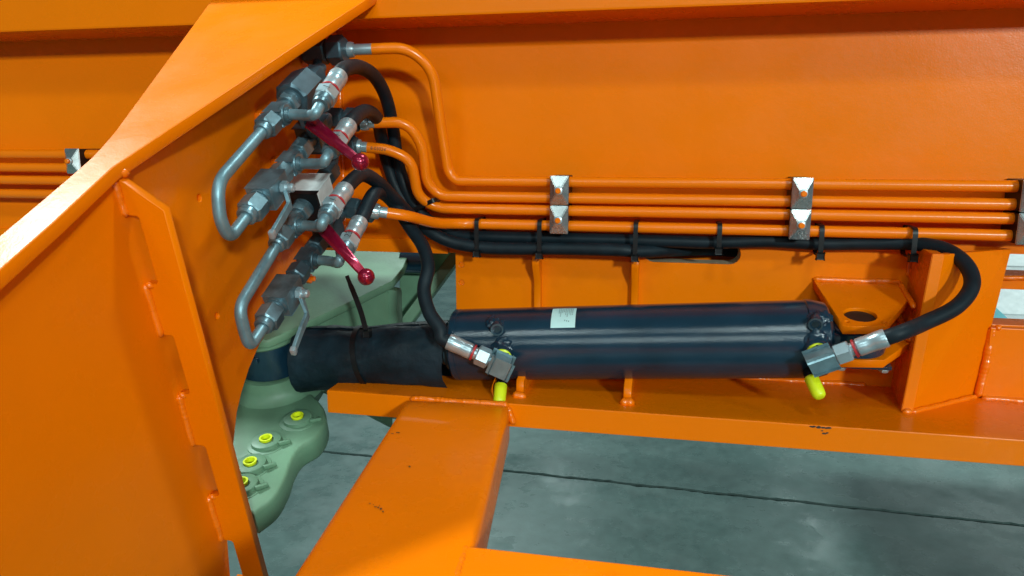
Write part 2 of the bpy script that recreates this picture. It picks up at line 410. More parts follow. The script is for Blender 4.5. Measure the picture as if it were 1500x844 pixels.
# cylinder lugs on the right: their plane (like both pins) leans towards the viewer
BT = R(14); TN = V((0, -math.sin(BT), math.cos(BT))); TY = V((0, math.cos(BT), math.sin(BT)))
ZL = .806; LO = V((0, 0, ZL))
def onT(px, py, o): q = aP(px, py, o, TN); return (q.x, (q-o).dot(TY))
pin2 = onT(1260, 461, LO); pin = LO+EX_*pin2[0]+TY*pin2[1]
lug = [onT(1236, 478, LO), onT(1297, 478, LO), onT(1352, 436, LO)]
print('pin', pin, lug)
tap = [circle2(*onT(1241, 471, LO), .0032, 10), circle2(*onT(1296, 473, LO), .0032, 10)]
obj('upper_lug', plate_bm([(.214, -.001), lug[0], lug[1], (.334, max(lug[2][1], -.09)), (.334, -.001)], [circle2(*pin2, .0205, 32)]+tap, .012, mat4(LO-TN*.006, (1, 0, 0), TY)), 'orange', FR)
LO2 = LO-TN*.050
obj('lower_lug', plate_bm([(.21, -.001), (lug[0][0], lug[0][1]), (lug[1][0]+.006, lug[1][1]), (.334, -.085), (.334, -.001)], [circle2(*pin2, .0205, 32)], .012, mat4(LO2-TN*.006, (1, 0, 0), TY)), 'orange', FR)
weld((.213, -.002, ZL+.001), (.334, -.002, ZL+.001), .0045, FR, 6)
weld(V((.331, -.005, ZL+.001)), V((.329, 0, ZL+.001))+TY*-.085, .0038, FR, 8)
weld((.341, -.002, .815), (.343, -.002, .858), .003, FR, 9)
weld(V((.331, 0, ZL-.048))+TY*-.08, V((.331, 0, ZL-.044))+TY*-.02, .005, FR, 10)
# side plate and angled plate
def hexa(p): 
    bm = bmesh.new(); v = [bm.verts.new(q) for q in p]
    for f in ((0, 1, 2, 3), (7, 6, 5, 4), (0, 4, 5, 1), (1, 5, 6, 2), (2, 6, 7, 3), (3, 7, 4, 0)): bm.faces.new([v[k] for k in f])
    bmesh.ops.recalc_face_normals(bm, faces=bm.faces[:]); bmesh.ops.bevel(bm, geom=bm.edges[:], offset=.001, segments=2, affect='EDGES'); return bm
sp = [V((.334, -.001, ZF)), V((.317, -.113, ZF)), V((.339, -.100, .862)), V((.345, -.001, .862))]
obj('side_plate', hexa(sp+[q+V((.015, .001, 0)) for q in sp]), 'orange', FR)
ap = [V((.329, -.1105, ZF)), V((.438, -.022, ZF)), V((.464, -.018, .861)), V((.350, -.0985, .861))]
obj('angled_plate', hexa(ap+[q+V((-.004, .012, 0)) for q in ap]), 'orange', FR)
weld((.318, -.115, ZF+.001), (.331, -.112, ZF+.001), .005, FR, 11)
weld((.331, -.112, ZF+.001), (.440, -.026, ZF+.001), .0042, FR, 12)
obj('lower_panel', abox(.446, 1.3, -.030, -.018, ZF, .752), 'orange', FR)
weld((.444, -.031, ZF+.001), (.80, -.031, ZF+.001), .004, FR, 13)
weld((.442, -.026, ZF), (.451, -.024, .752), .0062, FR, 14)
weld((.452, -.026, .749), (.460, -.029, .755), .0045, FR, 15)
obj('panel_ledge', abox(.448, 1.3, -.016, .030, .742, .754), 'orange', FR)
obj('back_rail', abox(.452, 1.3, .04, .10, .795, .815), 'orange', FR)
weld((.458, .038, .812), (.62, .038, .813), .004, FR, 16)
# bottom box tubes towards the viewer
td = V((.128, -.991, 0)).normalized(); tn = V((td.y, -td.x, 0)); tn = tn if tn.x > 0 else -tn
tc = V((-.279, -.188, ZF)); 
obj('support_tube', box_bm(tc+td*.45+V((0, 0, -.0305)), td, tn, (0, 0, 1), .90, .148, .06, .011, seg=4), 'orange', FR, smooth=R(40))
ty = -.557
obj('cross_tube', box_bm((.552, ty-.075, ZF-.031), (1, 0, 0), (0, 1, 0), (0, 0, 1), 1.46, .15, .06, .006, seg=3), 'orange', FR, smooth=R(40))
weld((-.350, -.190, ZF-.002), (-.205, -.190, ZF-.002), .0055, FR, 17)
weld((-.206, -.190, ZF-.003), (-.198, -.192, ZF-.03), .005, FR, 18)
weld((-.166, -.556, ZF-.004), (-.148, -.72, ZF-.004), .004, FR, 19)
b = box_bm(aZ(906, 864, ZF+.002), (1, .9, 0), (-.9, 1, 0), (0, 0, 1), .030, .030, .003, .0008); obj('small_pad', b, 'orange', FR)
# paint chips
def chip(px, py, plane, spots):
    bm = bmesh.new()
    for dx, dy, sx, sy in spots:
        c = plane(px+dx, py+dy); ex = plane(px+dx+1, py+dy)-c; ey = plane(px+dx, py+dy+1)-c; n = ex.cross(ey).normalized()
        if n.dot(CAM-c) < 0: n = -n
        ring = []
        for k in range(14):
            a = 2*math.pi*k/14; q = 1+.45*noise.noise(V((math.cos(a)*2+px+dx, math.sin(a)*2, py)))
            ring.append(bm.verts.new(c+ex*(sx*q*math.cos(a))+ey*(sy*q*math.sin(a))+n*.0004))
        bm.faces.new(ring)
    obj('paint_chip', bm, 'chip', FR, label='dark bare patch where the orange paint is chipped off')
chip(1205, 630, lambda a, b: aY(a, b, -.187), [(-14, -5, 4, 1.4), (-6, -4, 4, 1.8), (1, -3.5, 3, 1.4), (8, -3, 5, 1.5), (-1, 1, 2, .8), (3, 5, 4, 1.3), (7, 4, 2, 1), (-18, -5.5, 1.5, .8)])
chip(556, 744, lambda a, b: aZ(a, b, ZF), [(-14, -6, 1.5, .5), (-6, -1, 2, .6), (-2, 0, 1.4, 1), (2, 2, 1.6, 1.2), (5, 6, 1.2, 1), (0, -3, .8, .5), (-9, -4, 1, .4)])
chip(600, 684, lambda a, b: aZ(a, b, ZF), [(0, 0, 1.4, 1.2)])
chip(583, 634, lambda a, b: aZ(a, b, ZF), [(0, 0, 3, .5), (-8, 1.5, 2, .4)])

# ------------------------------------------------------------------ green casting
GC = root('cast_bracket', (-.6, -.05, .5), 'grey green cast steel bracket with yellow plugged bolt holes behind the gusset', 'bracket')
GO = V((0, -.15, .604))
gp = [onT(a, b, GO) for a, b in [(455, 574), (474, 596), (477, 618), (464, 640), (440, 655), (428, 672), (418, 700), (400, 730), (372, 752)]]
lowp = [(p.x, p.y) for p in spline([V((a, b, 0)) for a, b in gp], 5)] + [(-.56, gp[-1][1]+.012), (-.66, -.18), (-.74, -.02), (-.74, .20), (-.56, .20)]
print('green', gp)
obj('lower_plate', plate_bm(lowp, [], .036, mat4(GO-TN*.018, (1, 0, 0), TY), .005), 'green', GC, smooth=R(50))
pinl = aY(398, 530, -.105)
pb_ = pinl-TN*((pinl-GO).dot(TN)+.004)
obj('pin_boss', lathe_bm(pb_, TN, [(0, .078), (.005, .066), (.011, .058), (.02, .054), (.036, .0535)], 32), 'green', GC, smooth=R(40))
for (px, py) in [(436, 612), (390, 645), (367, 679), (354, 709)]:
    x, y = onT(px, py, GO+TN*.006); q = GO+EX_*x+TY*y
    w_ = obj('bolt_boss', lathe_bm(q-TN*.002, TN, [(0, .0285), (.003, .0270), (.0042, .0215), (.009, .0205), (.0095, .0195), (.0096, .0095), (.002, .009)], 32), 'green', GC, smooth=R(40))
    obj('thread_plug', lathe_bm(q+TN*.0005, TN, [(0, .0065), (.0095, .0092), (.0106, .0092), (.0106, .0066), (.002, .006)], 24), 'yellow', w_, smooth=R(40))
    obj('plug_core', lathe_bm(q+TN*.001, TN, [(0, .006), (.003, .006), (.0031, .001)], 16), 'bore', w_)
    obj('locating_pad', box_bm(q+EX_*.027+TY*.002+TN*.003, (1, -.9, 0), (.9, 1, 0), TN, .007, .018, .007, .0025), 'green', GC, smooth=R(60))
UO = V((0, -.105, .732))
upx = [onT(a, b, UO) for a, b in [(366, 499), (392, 499), (420, 487), (455, 470), (510, 444), (575, 412), (592, 391), (598, 374), (604, 352)]]
print('upper', upx)
upl = upx+[(-.85, upx[-1][1]), (-.85, -.02)]
obj('upper_plate', plate_bm(upl, [], .014, mat4(UO-TN*.007, (1, 0, 0), TY), .0025), 'green', GC)
obj('upper_boss', lathe_bm(pinl-TN*((pinl-UO).dot(TN)+.024), TN, [(0, .050), (.003, .053), (.010, .053)], 36), 'green', GC, smooth=R(40))
w0 = UO+EX_*(upx[3][0]-.012)+TY*(upx[3][1]+.01)-TN*.0145; w1 = UO+EX_*(upx[5][0]-.014)+TY*(upx[5][1])-TN*.0145
wd_ = (w1-w0); wl = V((wd_.x, wd_.y, 0)).length; wx = V((wd_.x, wd_.y, 0)).normalized()
obj('side_wall', plate_bm([(0, -.10), (wl, -.22), (wl, wd_.z), (0, 0)], [], .016, mat4(w0, wx, (0, 0, 1)), .003), 'green', GC)
cp_ = w1+wx*.012
obj('corner_post', box_bm((cp_.x, cp_.y, w1.z-.12), (1, 0, 0), (0, 1, 0), (0, 0, 1), .034, .03, .24, .010), 'green', GC, smooth=R(50))
sa, sb = aY(668, 376, .18), aY(592, 478, .14)
obj('brace', box_bm((sa+sb)/2, sb-sa, (0, 1, 0), (sb-sa).cross(V((0, 1, 0))), (sb-sa).length+.05, .03, .020, .003), 'green', GC)
rpx = [aY(a, b, .20) for a, b in [(585, 478), (596, 478), (640, 405), (668, 380), (668, 352), (585, 352)]]
obj('rear_panel', plate_bm([(p.x, p.z) for p in rpx], [], .02, mat4((0, .21, 0), (1, 0, 0), (0, 0, 1)), .002), 'green', GC)
q = aY(612, 384, .17); obj('rear_bush', lathe_bm((q.x, .17, q.z), (1, 0, 0), [(-.03, .022), (.022, .022), (.025, .019)], 24), 'black', GC, smooth=R(40))

# ------------------------------------------------------------------ hydraulic cylinder
a0 = aY(668, 505, -.104); a1 = aY(1212, 496, -.100)
cd_ = (a1-a0).normalized(); CL = (a1-a0).length; CR = .0535
print('cyl', a0, a1, CL)
CY = root('hydraulic_cylinder', (0, -.165, .65), 'black painted hydraulic cylinder lying along the orange frame', 'cylinder')
obj('barrel', lathe_bm(a0, cd_, [(0, CR-.016), (.0005, CR-.002), (.003, CR), (.010, CR), (.0105, CR-.0008), (.0135, CR-.0008), (.014, CR), (CL-.03, CR), (CL-.029, CR+.0015), (CL-.022, CR+.001), (CL-.014, CR-.001), (CL-.004, CR-.004), (CL, CR-.010), (CL+.004, CR-.022)], 64), 'black', CY, smooth=R(35))
obj('rod', lathe_bm(a0-cd_*.02, -cd_, [(-.03, .026), (.19, .026)], 24), 'zinc', CY, smooth=R(40))
obj('gland', lathe_bm(a0+cd_*.002, -cd_, [(0, .037), (.012, .037), (.0125, .030), (.02, .030)], 32), 'steeldark', CY, smooth=R(40))
eye = V((pinl.x, pinl.y, (a0-cd_*(a0.x-pinl.x)/cd_.x).z))
obj('rod_eye', lathe_bm(eye-TN*.033, TN, [(0, .050), (.002, .053), (.056, .053), (.060, .050), (.0605, .042), (.064, .041), (.0645, .02)], 40), 'black', CY, smooth=R(35))
obj('rod_neck', lathe_bm(eye+cd_*.045, cd_, [(-.01, .030), (.04, .030)], 24), 'black', CY, smooth=R(40))
obj('grease_plug', lathe_bm(eye+V((.004, -.052, -.006)), (.05, -1, -.2), [(0, .006), (.006, .006), (.0065, .003)], 12), 'black', CY, smooth=R(40))
ec = pin-TN*.031
obj('end_eye', lathe_bm(ec-TN*.0175, TN, [(0, .034), (.002, .037), (.033, .037), (.035, .034)], 36), 'black', CY, smooth=R(35))
obj('end_neck', box_bm((a1+ec)/2, cd_, TY, TN, .06, .05, .034, .006), 'black', CY, smooth=R(50))
obj('clevis_pin', lathe_bm(pin-TN*.072, TN, [(0, .0200), (.066, .0200), (.068, .019), (.0682, .012)], 32), 'bore', CY, smooth=R(40), label='dark rusty top of the clevis pin in the lug')
rc = LO2+EX_*pin2[0]+TY*(lug[0][1]+.02)-TN*.0155
rp = obj('retaining_plate', box_bm(rc+EX_*.008, (1, 0, 0), TY, TN, .070, .020, .005, .001), 'black', CY)
for x in (-.018, .036):
    obj('retaining_bolt', hex_bm(rc+EX_*x-TN*.0026, -TN, .007, .012), 'zinc', rp, smooth=R(30))
def on_barrel(px, py, extra=0):
    """point of the barrel surface seen at this pixel"""
    d = ray(px, py); m = CAM-a0; dd = d-cd_*d.dot(cd_); mm = m-cd_*m.dot(cd_)
    A_, B_, C_ = dd.dot(dd), 2*dd.dot(mm), mm.dot(mm)-(CR+extra)**2
    disc = B_*B_-4*A_*C_; t = (-B_-math.sqrt(max(disc, 0)))/(2*A_)
    p = CAM+d*t; n = (p-a0); n -= cd_*n.dot(cd_); return p, n.normalized()
# sticker
bm = bmesh.new(); NX, NY = 8, 8; grid = []
c0, n0 = on_barrel(811, 451); c1, n1 = on_barrel(847, 480)
def cylpt(s, th, rr):
    _, u, v = cd_, (V((0, 0, 1))-cd_*cd_.z).normalized(), None
    v = u.cross(cd_); return a0+cd_*s+(u*math.cos(th)+v*math.sin(th))*rr
def cyl_sth(p):
    q = p-a0; s = q.dot(cd_); q = q-cd_*s; u = (V((0, 0, 1))-cd_*cd_.z).normalized(); v = u.cross(cd_); return s, math.atan2(q.dot(v), q.dot(u))
sA, tA = cyl_sth(c0); sB, tB = cyl_sth(c1); tA = tB-(.040/CR)*(1 if tB > tA else -1); sB = sA+.0345
def patch(s0, s1, t0, t1, rr, nx, ny, bm, rnd=.0):
    g = [[bm.verts.new(cylpt(s0+(s1-s0)*i/nx, t0+(t1-t0)*j/ny, rr)) for i in range(nx+1)] for j in range(ny+1)]
    for j in range(ny):
        for i in range(nx): bm.faces.new((g[j][i], g[j][i+1], g[j+1][i+1], g[j+1][i]))
patch(sA, sB, tA, tB, CR+.0005, 4, 10, bm)
stk = obj('sticker', bm, 'label', CY, smooth=R(30), label='pale paper sticker on the barrel')
bm = bmesh.new(); rr = random.Random(3)
for c in range(9):
    x = sA+.010+c*.0024; y = .06
    for k in range(rr.randint(4, 8)):
        h = rr.uniform(.025, .06)
        patch(x, x+.0011, tA+(tB-tA)*y, tA+(tB-tA)*(y+h), CR+.0009, 1, 1, bm); y += h+.02
for c in range(3):
    patch(sA+.019+c*.0028, sA+.0203+c*.0028, tA+(tB-tA)*(.68+.02*c), tA+(tB-tA)*(.74+.02*c), CR+.0009, 1, 1, bm)
obj('sticker_print', bm, 'faint', stk)
# weld bosses, plugs and ports on the barrel
def lump(c, r, seed, parent, n):
    bm = bmesh.new(); bmesh.ops.create_icosphere(bm, subdivisions=4, radius=1)
    for vt in bm.verts:
        k = 1+.28*noise.noise(vt.co*2.2+V((seed, 0, 0)))+.10*noise.noise(vt.co*7+V((seed, 0, 0)))
        q = vt.co*k; q = q-n*q.dot(n)*.62; vt.co = c+q*r
    return obj('weld_lump', bm, 'black', parent, smooth=R(60))
for i, (bx, by, px, py) in enumerate([(728, 478, 728, 495), (1195, 470, 1204, 484)]):
    p, n = on_barrel(bx, by)
    d = ((CAM-p).normalized()+V((0, 0, -.42))).normalized()
    prt = obj('bleed_plug', lathe_bm(p-d*.010, d, [(0, .0085), (.021, .0085), (.022, .0078), (.0222, .0048), (.016, .0045)], 24), 'black', CY, smooth=R(40))
    e = p-d*.010+d*.0217
    obj('plug_ring', lathe_bm(e, d, [(0, .0092), (.0015, .0092), (.0016, .0072), (0, .0070)], 24), 'steeldark', prt, smooth=R(40))
    obj('plug_socket', hex_bm(e-d*.004, d, .0022, .0085), 'bore', prt)
    lump(p-n*.002, .013, i*3.1, CY, n); lump(p-n*.001+V((.010 if i else -.006, 0, .006)), .010, 7+i, CY, n)
ports = []
for i, (px, py) in enumerate([(736, 522), (1196, 514)]):
    p, n = on_barrel(px, py); d = V((.12 if i == 0 else .10, -1, -.28)).normalized()
    obj('port_boss', lathe_bm(p-d*.012, d, [(0, .017), (.013, .016), (.015, .0145)], 28), 'black', CY, smooth=R(40))
    obj('thread_seal', lathe_bm(p+d*.003, d, [(0, .0138), (.002, .0138), (.0035, .0120)], 28), 'yellow', CY, smooth=R(40))
    lump(p+V((0, 0, .012))-n*.003, .015, 11+i, CY, n)
    ports.append((p+d*.004, d))
for i, (px, py, qx, qy, bx, by) in enumerate([(734, 562, 731, 592, 741, 546), (1187, 551, 1201, 581, 1181, 538)]):
    p = aY(px, py, -.158); q = aY(qx, qy, -.180); d = (q-p).normalized(); L = (q-p).length
    bs = aY(bx, by, -.128)
    tp = obj('test_point', tube_bm(spline([bs, (bs+p)/2, p, p+d*.008], 6), .0075, 16), 'plastic', CY, smooth=R(40))
    obj('protective_cap', lathe_bm(p+d*.002, d, [(0, .0086), (.002, .0092), (L-.008, .0088), (L-.003, .0080), (L-.0005, .0058), (L, .004)], 24), 'yellow', tp, smooth=R(40))
    if i == 0:
        st_ = spline([bs+V((-.01, -.018, .0)), aY(721, 568, -.160), aY(722, 578, -.166), aY(728, 588, -.170), aY(740, 598, -.186), aY(745, 612, -.196)], 8)
        obj('cap_cord', tube_bm(st_, .0008, 6), 'pipe', tp)

# rubber sleeve wrapped round the rod
sp0 = aY(441, 526, -.112); sp1 = aY(661, 517, -.112); sdv = (sp1-sp0); SLn = sdv.length; sdv.normalize()
bm = bmesh.new(); NS, NT = 46, 72; _, su, sv = sdv, (V((0, 0, 1))-sdv*sdv.z).normalized(), None
sv = su.cross(sdv)     # towards the viewer side
if sv.y > 0: sv = -sv
g = []
for i in range(NS+1):
    t = i/NS; row = []
    for k in range(NT+1):
        a = 2*math.pi*k/NT*1.06-.2
        r_ = .0475+.0018*(k/NT)
        pinch = math.exp(-((t-.47)/.10)**2); r_ *= 1-.035*pinch
        low = max(0, -math.cos(a)); hi = max(0, math.cos(a))
        r_ += .010*low*max(0, t-.82)/.18+.006*low*max(0, .25-t)/.25
        r_ += .0026*noise.noise(V((t*3, math.cos(a)*1.2, math.sin(a)*1.2)))+.0016*noise.noise(V((t*7+a*1.5, math.cos(a)*2.5, math.sin(a)*2.5)))+.0010*noise.noise(V((t*14, math.cos(a)*5, math.sin(a)*5)))
        e = max(0, t-.85)/.15; r_ += .0035*e*low*math.sin(a*6+t*9)
        ct = t+(.018*math.sin(a*1.0+.6) if t < .02 else 0)+(.012*math.sin(a*2) if t > .98 else 0)
        row.append(bm.verts.new(sp0+sdv*(SLn*ct)+su*(r_*math.cos(a))+sv*(r_*math.sin(a))))
    g.append(row)
for i in range(NS):
    for k in range(NT): bm.faces.new((g[i][k], g[i+1][k], g[i+1][k+1], g[i][k+1]))
ret = bmesh.ops.solidify(bm, geom=bm.faces[:], thickness=.003)
tag(obj('rubber_sleeve', bm, 'sleeve', smooth=R(45)), 'dark rubber sheet sleeve wrapped round the cylinder rod', 'rubber sleeve')

# ------------------------------------------------------------------ hydraulic pipes on the web
PY = -.035; PR = .0080
zP = [1+(z-1)*1.115/1.12 for z in (.947, .923, .904, .881)]
def pipe(name, ctrl, label, bare=None, group='orange pipes along the web', grp_r=PR):
    pts = fillet(ctrl, .034, 9)
    base = min(pts, key=lambda p: p.z)
    r0 = root(name, tuple(pts[-1]), label, 'pipe', group)
    obj('tube', tube_bm(pts, PR, 20), 'pipe', r0, smooth=R(60))
    if bare is not None:
        d = (pts[0]-pts[1]).normalized()
        obj('bare_end', lathe_bm(pts[0]-d*.001, d, [(0, PR*.985), (bare, PR*.985)], 20), 'zinc', r0, smooth=R(40), label='unpainted bright metal end of the pipe')
        obj('cone_ring', lathe_bm(pts[0]+d*bare*.72, d, [(0, PR), (.001, .0105), (.006, .0115), (.012, .0112)], 20), 'zinc', r0, smooth=R(40))
    return r0, pts
E_X = .60
ps = []
ps.append(pipe('hydraulic_pipe', [aY(545, 72, -.10), aY(598, 70, -.09), aY(634, 102, -.075), aY(649, 205, -.045), V((aY(657, 266, PY).x, PY, zP[0]+.014)), V((aY(668, 266, PY).x, PY, zP[0])), V((E_X, PY, zP[0]))], 'topmost orange pipe with the tall riser from the upper black union', .035))
ps.append(pipe('hydraulic_pipe', [aY(549, 180, -.085), aY(596, 179, -.075), aY(619, 212, -.060), aY(625, 268, -.045), V((aY(645, 291, PY).x, PY, zP[1])), V((E_X, PY, zP[1]))], 'second orange pipe from the top, its bend crossing in front of two hoses', .012))
ps.append(pipe('hydraulic_pipe', [aY(538, 216, -.085), aY(570, 219, -.078), aY(603, 235, -.066), aY(612, 288, -.048), V((aY(640, 306, PY).x, PY, zP[2])), V((E_X, PY, zP[2]))], 'third orange pipe from the top, with small black printed number', .012))
ps.append(pipe('hydraulic_pipe', [aY(567, 312, -.150), aY(596, 316, -.140), aY(640, 328, -.075), V((aY(676, 330, PY).x, PY, zP[3])), V((E_X, PY, zP[3]))], 'lowest orange pipe, tied to the black hoses beneath it', .014))
wrap_text('8-03024', .0068, ps[2][1], .006, -.35, PR, 'ink', ps[2][0], 'printed_number')
nm = ['topmost', 'second', 'third', 'lowest']
for i, z in enumerate((.986, .963, .941, .917)):
    z = 1+(z-1)*1.115/1.12
    pipe('hydraulic_pipe', [V((-1.9, PY, z)), V((-1.2, PY, z)), V((-.55, PY, z))], nm[i]+' orange pipe left of the diagonal flange', group='orange pipes left of the flange')

# ------------------------------------------------------------------ pipe clamps
def clamp(x, zc, hgt, label, wd=.0275):
    r0 = root('pipe_clamp', (x, -.002, zc-hgt/2), label, 'pipe clamp', 'twin pipe clamps on the web')
    obj('clamp_body', abox(x-wd*.46, x+wd*.46, -.053, -.0015, zc-hgt/2+.0005, zc+hgt/2-.0005, .0015), 'plastic', r0)
    bm = bmesh.new(); y0 = -.0535
    A_ = [(x-wd/2, zc-hgt/2), (x+wd/2, zc-hgt/2), (x+wd/2, zc+hgt/2), (x-wd/2, zc+hgt/2)]
    q = .0042
    B_ = [(x-q, zc-q), (x+q, zc-q), (x+q, zc+q), (x-q, zc+q)]
    rings = [[bm.verts.new((a, yy, b)) for a, b in L_] for L_, yy in ((A_, y0), (A_, y0-.0028), (B_, y0-.0095))]
    for P_, Q_ in zip(rings, rings[1:]):
        for k in range(4): bm.faces.new((P_[k], P_[(k+1) % 4], Q_[(k+1) % 4], Q_[k]))
    bm.faces.new(rings[0][::-1]); bm.faces.new(rings[2])
    bmesh.ops.bevel(bm, geom=bm.edges[:], offset=.0008, segments=2, affect='EDGES')
    obj('cover_plate', bm, 'clampplate', r0)
    nt_ = obj('clamp_nut', lathe_bm((x, y0-.009, zc), (0, -1, 0), [(0, .0062), (.003, .0062), (.0035, .0055)], 20), 'zinc', r0, smooth=R(40))
    obj('bolt_tip', lathe_bm((x, y0-.012, zc), (0, -1, 0), [(0, .0042), (.004, .0042), (.005, .003)], 16), 'pipe', nt_, smooth=R(40))
c12 = (zP[0]+zP[1])/2+.0005; c34 = (zP[2]+zP[3])/2-.0005
x1 = aY(819, 300, -.055).x; x2 = aY(1174, 300, -.055).x; x3 = aY(1509, 320, -.055).x
clamp(x1, c12, .0425, 'upper steel and black plastic clamp nearest the pipe bends'); clamp(x1, c34, .0415, 'lower steel and black plastic clamp nearest the pipe bends')
clamp(x2, c12, .0425, 'upper steel clamp above the right end of the black cylinder'); clamp(x2, c34, .0415, 'lower steel clamp above the right end of the black cylinder')
clamp(x3, c12, .0425, 'upper steel clamp cut off by the right picture edge'); clamp(x3, c34, .0415, 'lower steel clamp cut off by the right picture edge')
xl = aY(107, 235, -.055).x; clamp(xl, .9750, .042, 'steel clamp on the pipes left of the diagonal flange')

# ------------------------------------------------------------------ valve rows on the gusset
XC = GX+.060
CA = R(28); DV = V((0, math.cos(CA), math.sin(CA))); PV = V((0, -math.sin(CA), math.cos(CA))); EX = V((1, 0, 0))
class Row:
    def __init__(s, ref): s.o = aX(*ref, XC)
    def at(s, px, py): q = aX(px, py, XC); return s.o+DV*((q-s.o).dot(DV))
rows = {'A': Row((407, 168)), 'B': Row((411, 256)), 'C': Row((426, 330)), 'D': Row((436, 402))}
def nut(name, c, d, L, af, mat, par, ph=.26, collar=True):
    d = V(d).normalized(); n_ = obj(name, hex_bm(c-d*L/2, d, L, af, ph), mat, par, smooth=R(25))
    if collar:
        obj('nut_collar', lathe_bm(c-d*(L/2+.008), d, [(0, af*.34), (.002, af*.42), (.0082, af*.44)], 24), mat, n_, smooth=R(40))
    return n_
TR = .0066
def tee(row, px, py, fpx, fpy, tpx, label, hexes, mat='steel'):
    """tee with branch tube leaving to the right and bending parallel to the row"""
    c = rows[row].at(px, py)
    r0 = root('tee_fitting', tuple(c-PV*.02), label, 'tee fitting', 'tee fittings in the valve rows')
    b = box_bm(c, DV, EX, PV, .024, .0185, .0205, .0022); lathe_bm(c-DV*.030, DV, [(0, .0088), (.012, .0088), (.0125, .0102), (.0475, .0102), (.048, .0088), (.060, .0088)], 24, b)
    obj('tee_body', b, mat, r0, smooth=R(35))
    obj('branch_collar', lathe_bm(c+EX*.007, EX, [(0, .0125), (.004, .0130), (.0055, .0122), (.0057, .0092), (.010, .0084)], 28), mat, r0, smooth=R(40))
    e = aX(fpx, fpy, XC+.060)
    start = c+EX*.012; dd = (aX(*tpx, XC+.060)-e).normalized()
    q1, q2 = start+EX*.042, e-dd*.034
    pts = [start*(1-t)**3+q1*(3*t*(1-t)**2)+q2*(3*t*t*(1-t))+e*t**3 for t in [k/16 for k in range(17)]]
    obj('branch_tube', tube_bm(pts, TR, 18), 'tube', r0, smooth=R(60))
    for (hx, hy) in hexes:
        hc = rows[row].at(hx, hy); nut('union_nut', hc, DV if (hc-c).dot(DV) < 0 else -DV, .022, .0250, mat, r0)
    return r0, e, dd
tees = {}
tees['A'] = tee('A', 407, 168, 470, 153, (497, 110), 'grey steel tee with branch tube, highest of the four rows', [(395, 188), (424, 151)])
tees['B'] = tee('B', 424, 238, 484, 222, (513, 180), 'grey steel tee with branch tube in front of the upper red handle', [(441, 221), (411, 256)])
tees['C'] = tee('C', 426, 330, 478, 317, (511, 270), 'grey steel tee beside the silver block valve', [(414, 351), (441, 309)])
tees['D'] = tee('D', 450, 380, 503, 370, (530, 319), 'grey steel tee with branch tube behind the lower red handle', [(437, 401), (465, 362)], 'steeldark')
# ball valves with flat steel levers
def lever_valve(row, px, py, npx, npy, lev, label):
    c = rows[row].at(px, py); r0 = root('ball_valve', tuple(c-PV*.02), label, 'ball valve', 'ball valves with steel levers')
    obj('valve_body', box_bm(c, DV, EX, PV, .044, .031, .029, .0009), 'steel', r0)
    nc = rows[row].at(npx, npy)
    nut('union_nut', nc, DV, .024, .0275, 'steel', r0)
    obj('end_ring', lathe_bm(c-DV*.034, DV, [(0, .0110), (.008, .0115), (.0082, .0135), (.013, .0138)], 28), 'steel', r0, smooth=R(40))
    s = c+EX*.0155+DV*.004
    bn = obj('stem_nut', hex_bm(s, EX, .008, .0145), 'zinc', r0, smooth=R(25))
    obj('stem_tip', lathe_bm(s+EX*.008, EX, [(0, .0055), (.006, .0055), (.0075, .004)], 16), 'zinc', bn, smooth=R(40))
    # lever: flat bar through given pixels, standing off the body
    P_ = [s+EX*.004]+[aX(a, b, XC+x) for a, b, x in lev]
    bm = bmesh.new(); fr = pt_frames(P_); rings = []
    for i, p in enumerate(P_):
        T = (P_[min(i+1, len(P_)-1)]-P_[max(i-1, 0)]).normalized(); wv = T.cross(EX).normalized(); hv = wv.cross(T).normalized()
        wd = .0050 if i < len(P_)-1 else .0042
        rings.append([bm.verts.new(p+wv*a*wd+hv*b*.0022) for a, b in ((-1, -1), (1, -1), (1, 1), (-1, 1))])
    for A_, B_ in zip(rings, rings[1:]):
        for k in range(4): bm.faces.new((A_[k], A_[(k+1) % 4], B_[(k+1) % 4], B_[k]))
    bm.faces.new(rings[0][::-1]); bm.faces.new(rings[-1])
    bmesh.ops.bevel(bm, geom=bm.edges[:], offset=.0006, segments=1, affect='EDGES')
    lv = obj('lever', bm, 'tube', r0)
    obj('lever_tip', box_bm(P_[-1], (P_[-1]-P_[-2]), EX, (P_[-1]-P_[-2]).cross(EX), .008, .007, .009, .002), 'zinc', lv, smooth=R(50))
lever_valve('B', 394, 279, 372, 307, [(424, 301, .030), (412, 322, .038), (399, 343, .040)], 'ball valve block with steel lever at the end of the upper bent tube')
lever_valve('D', 416, 431, 396, 467, [(450, 462, .028), (441, 484, .040), (430, 514, .044)], 'ball valve block with steel lever above the rubber sleeve')
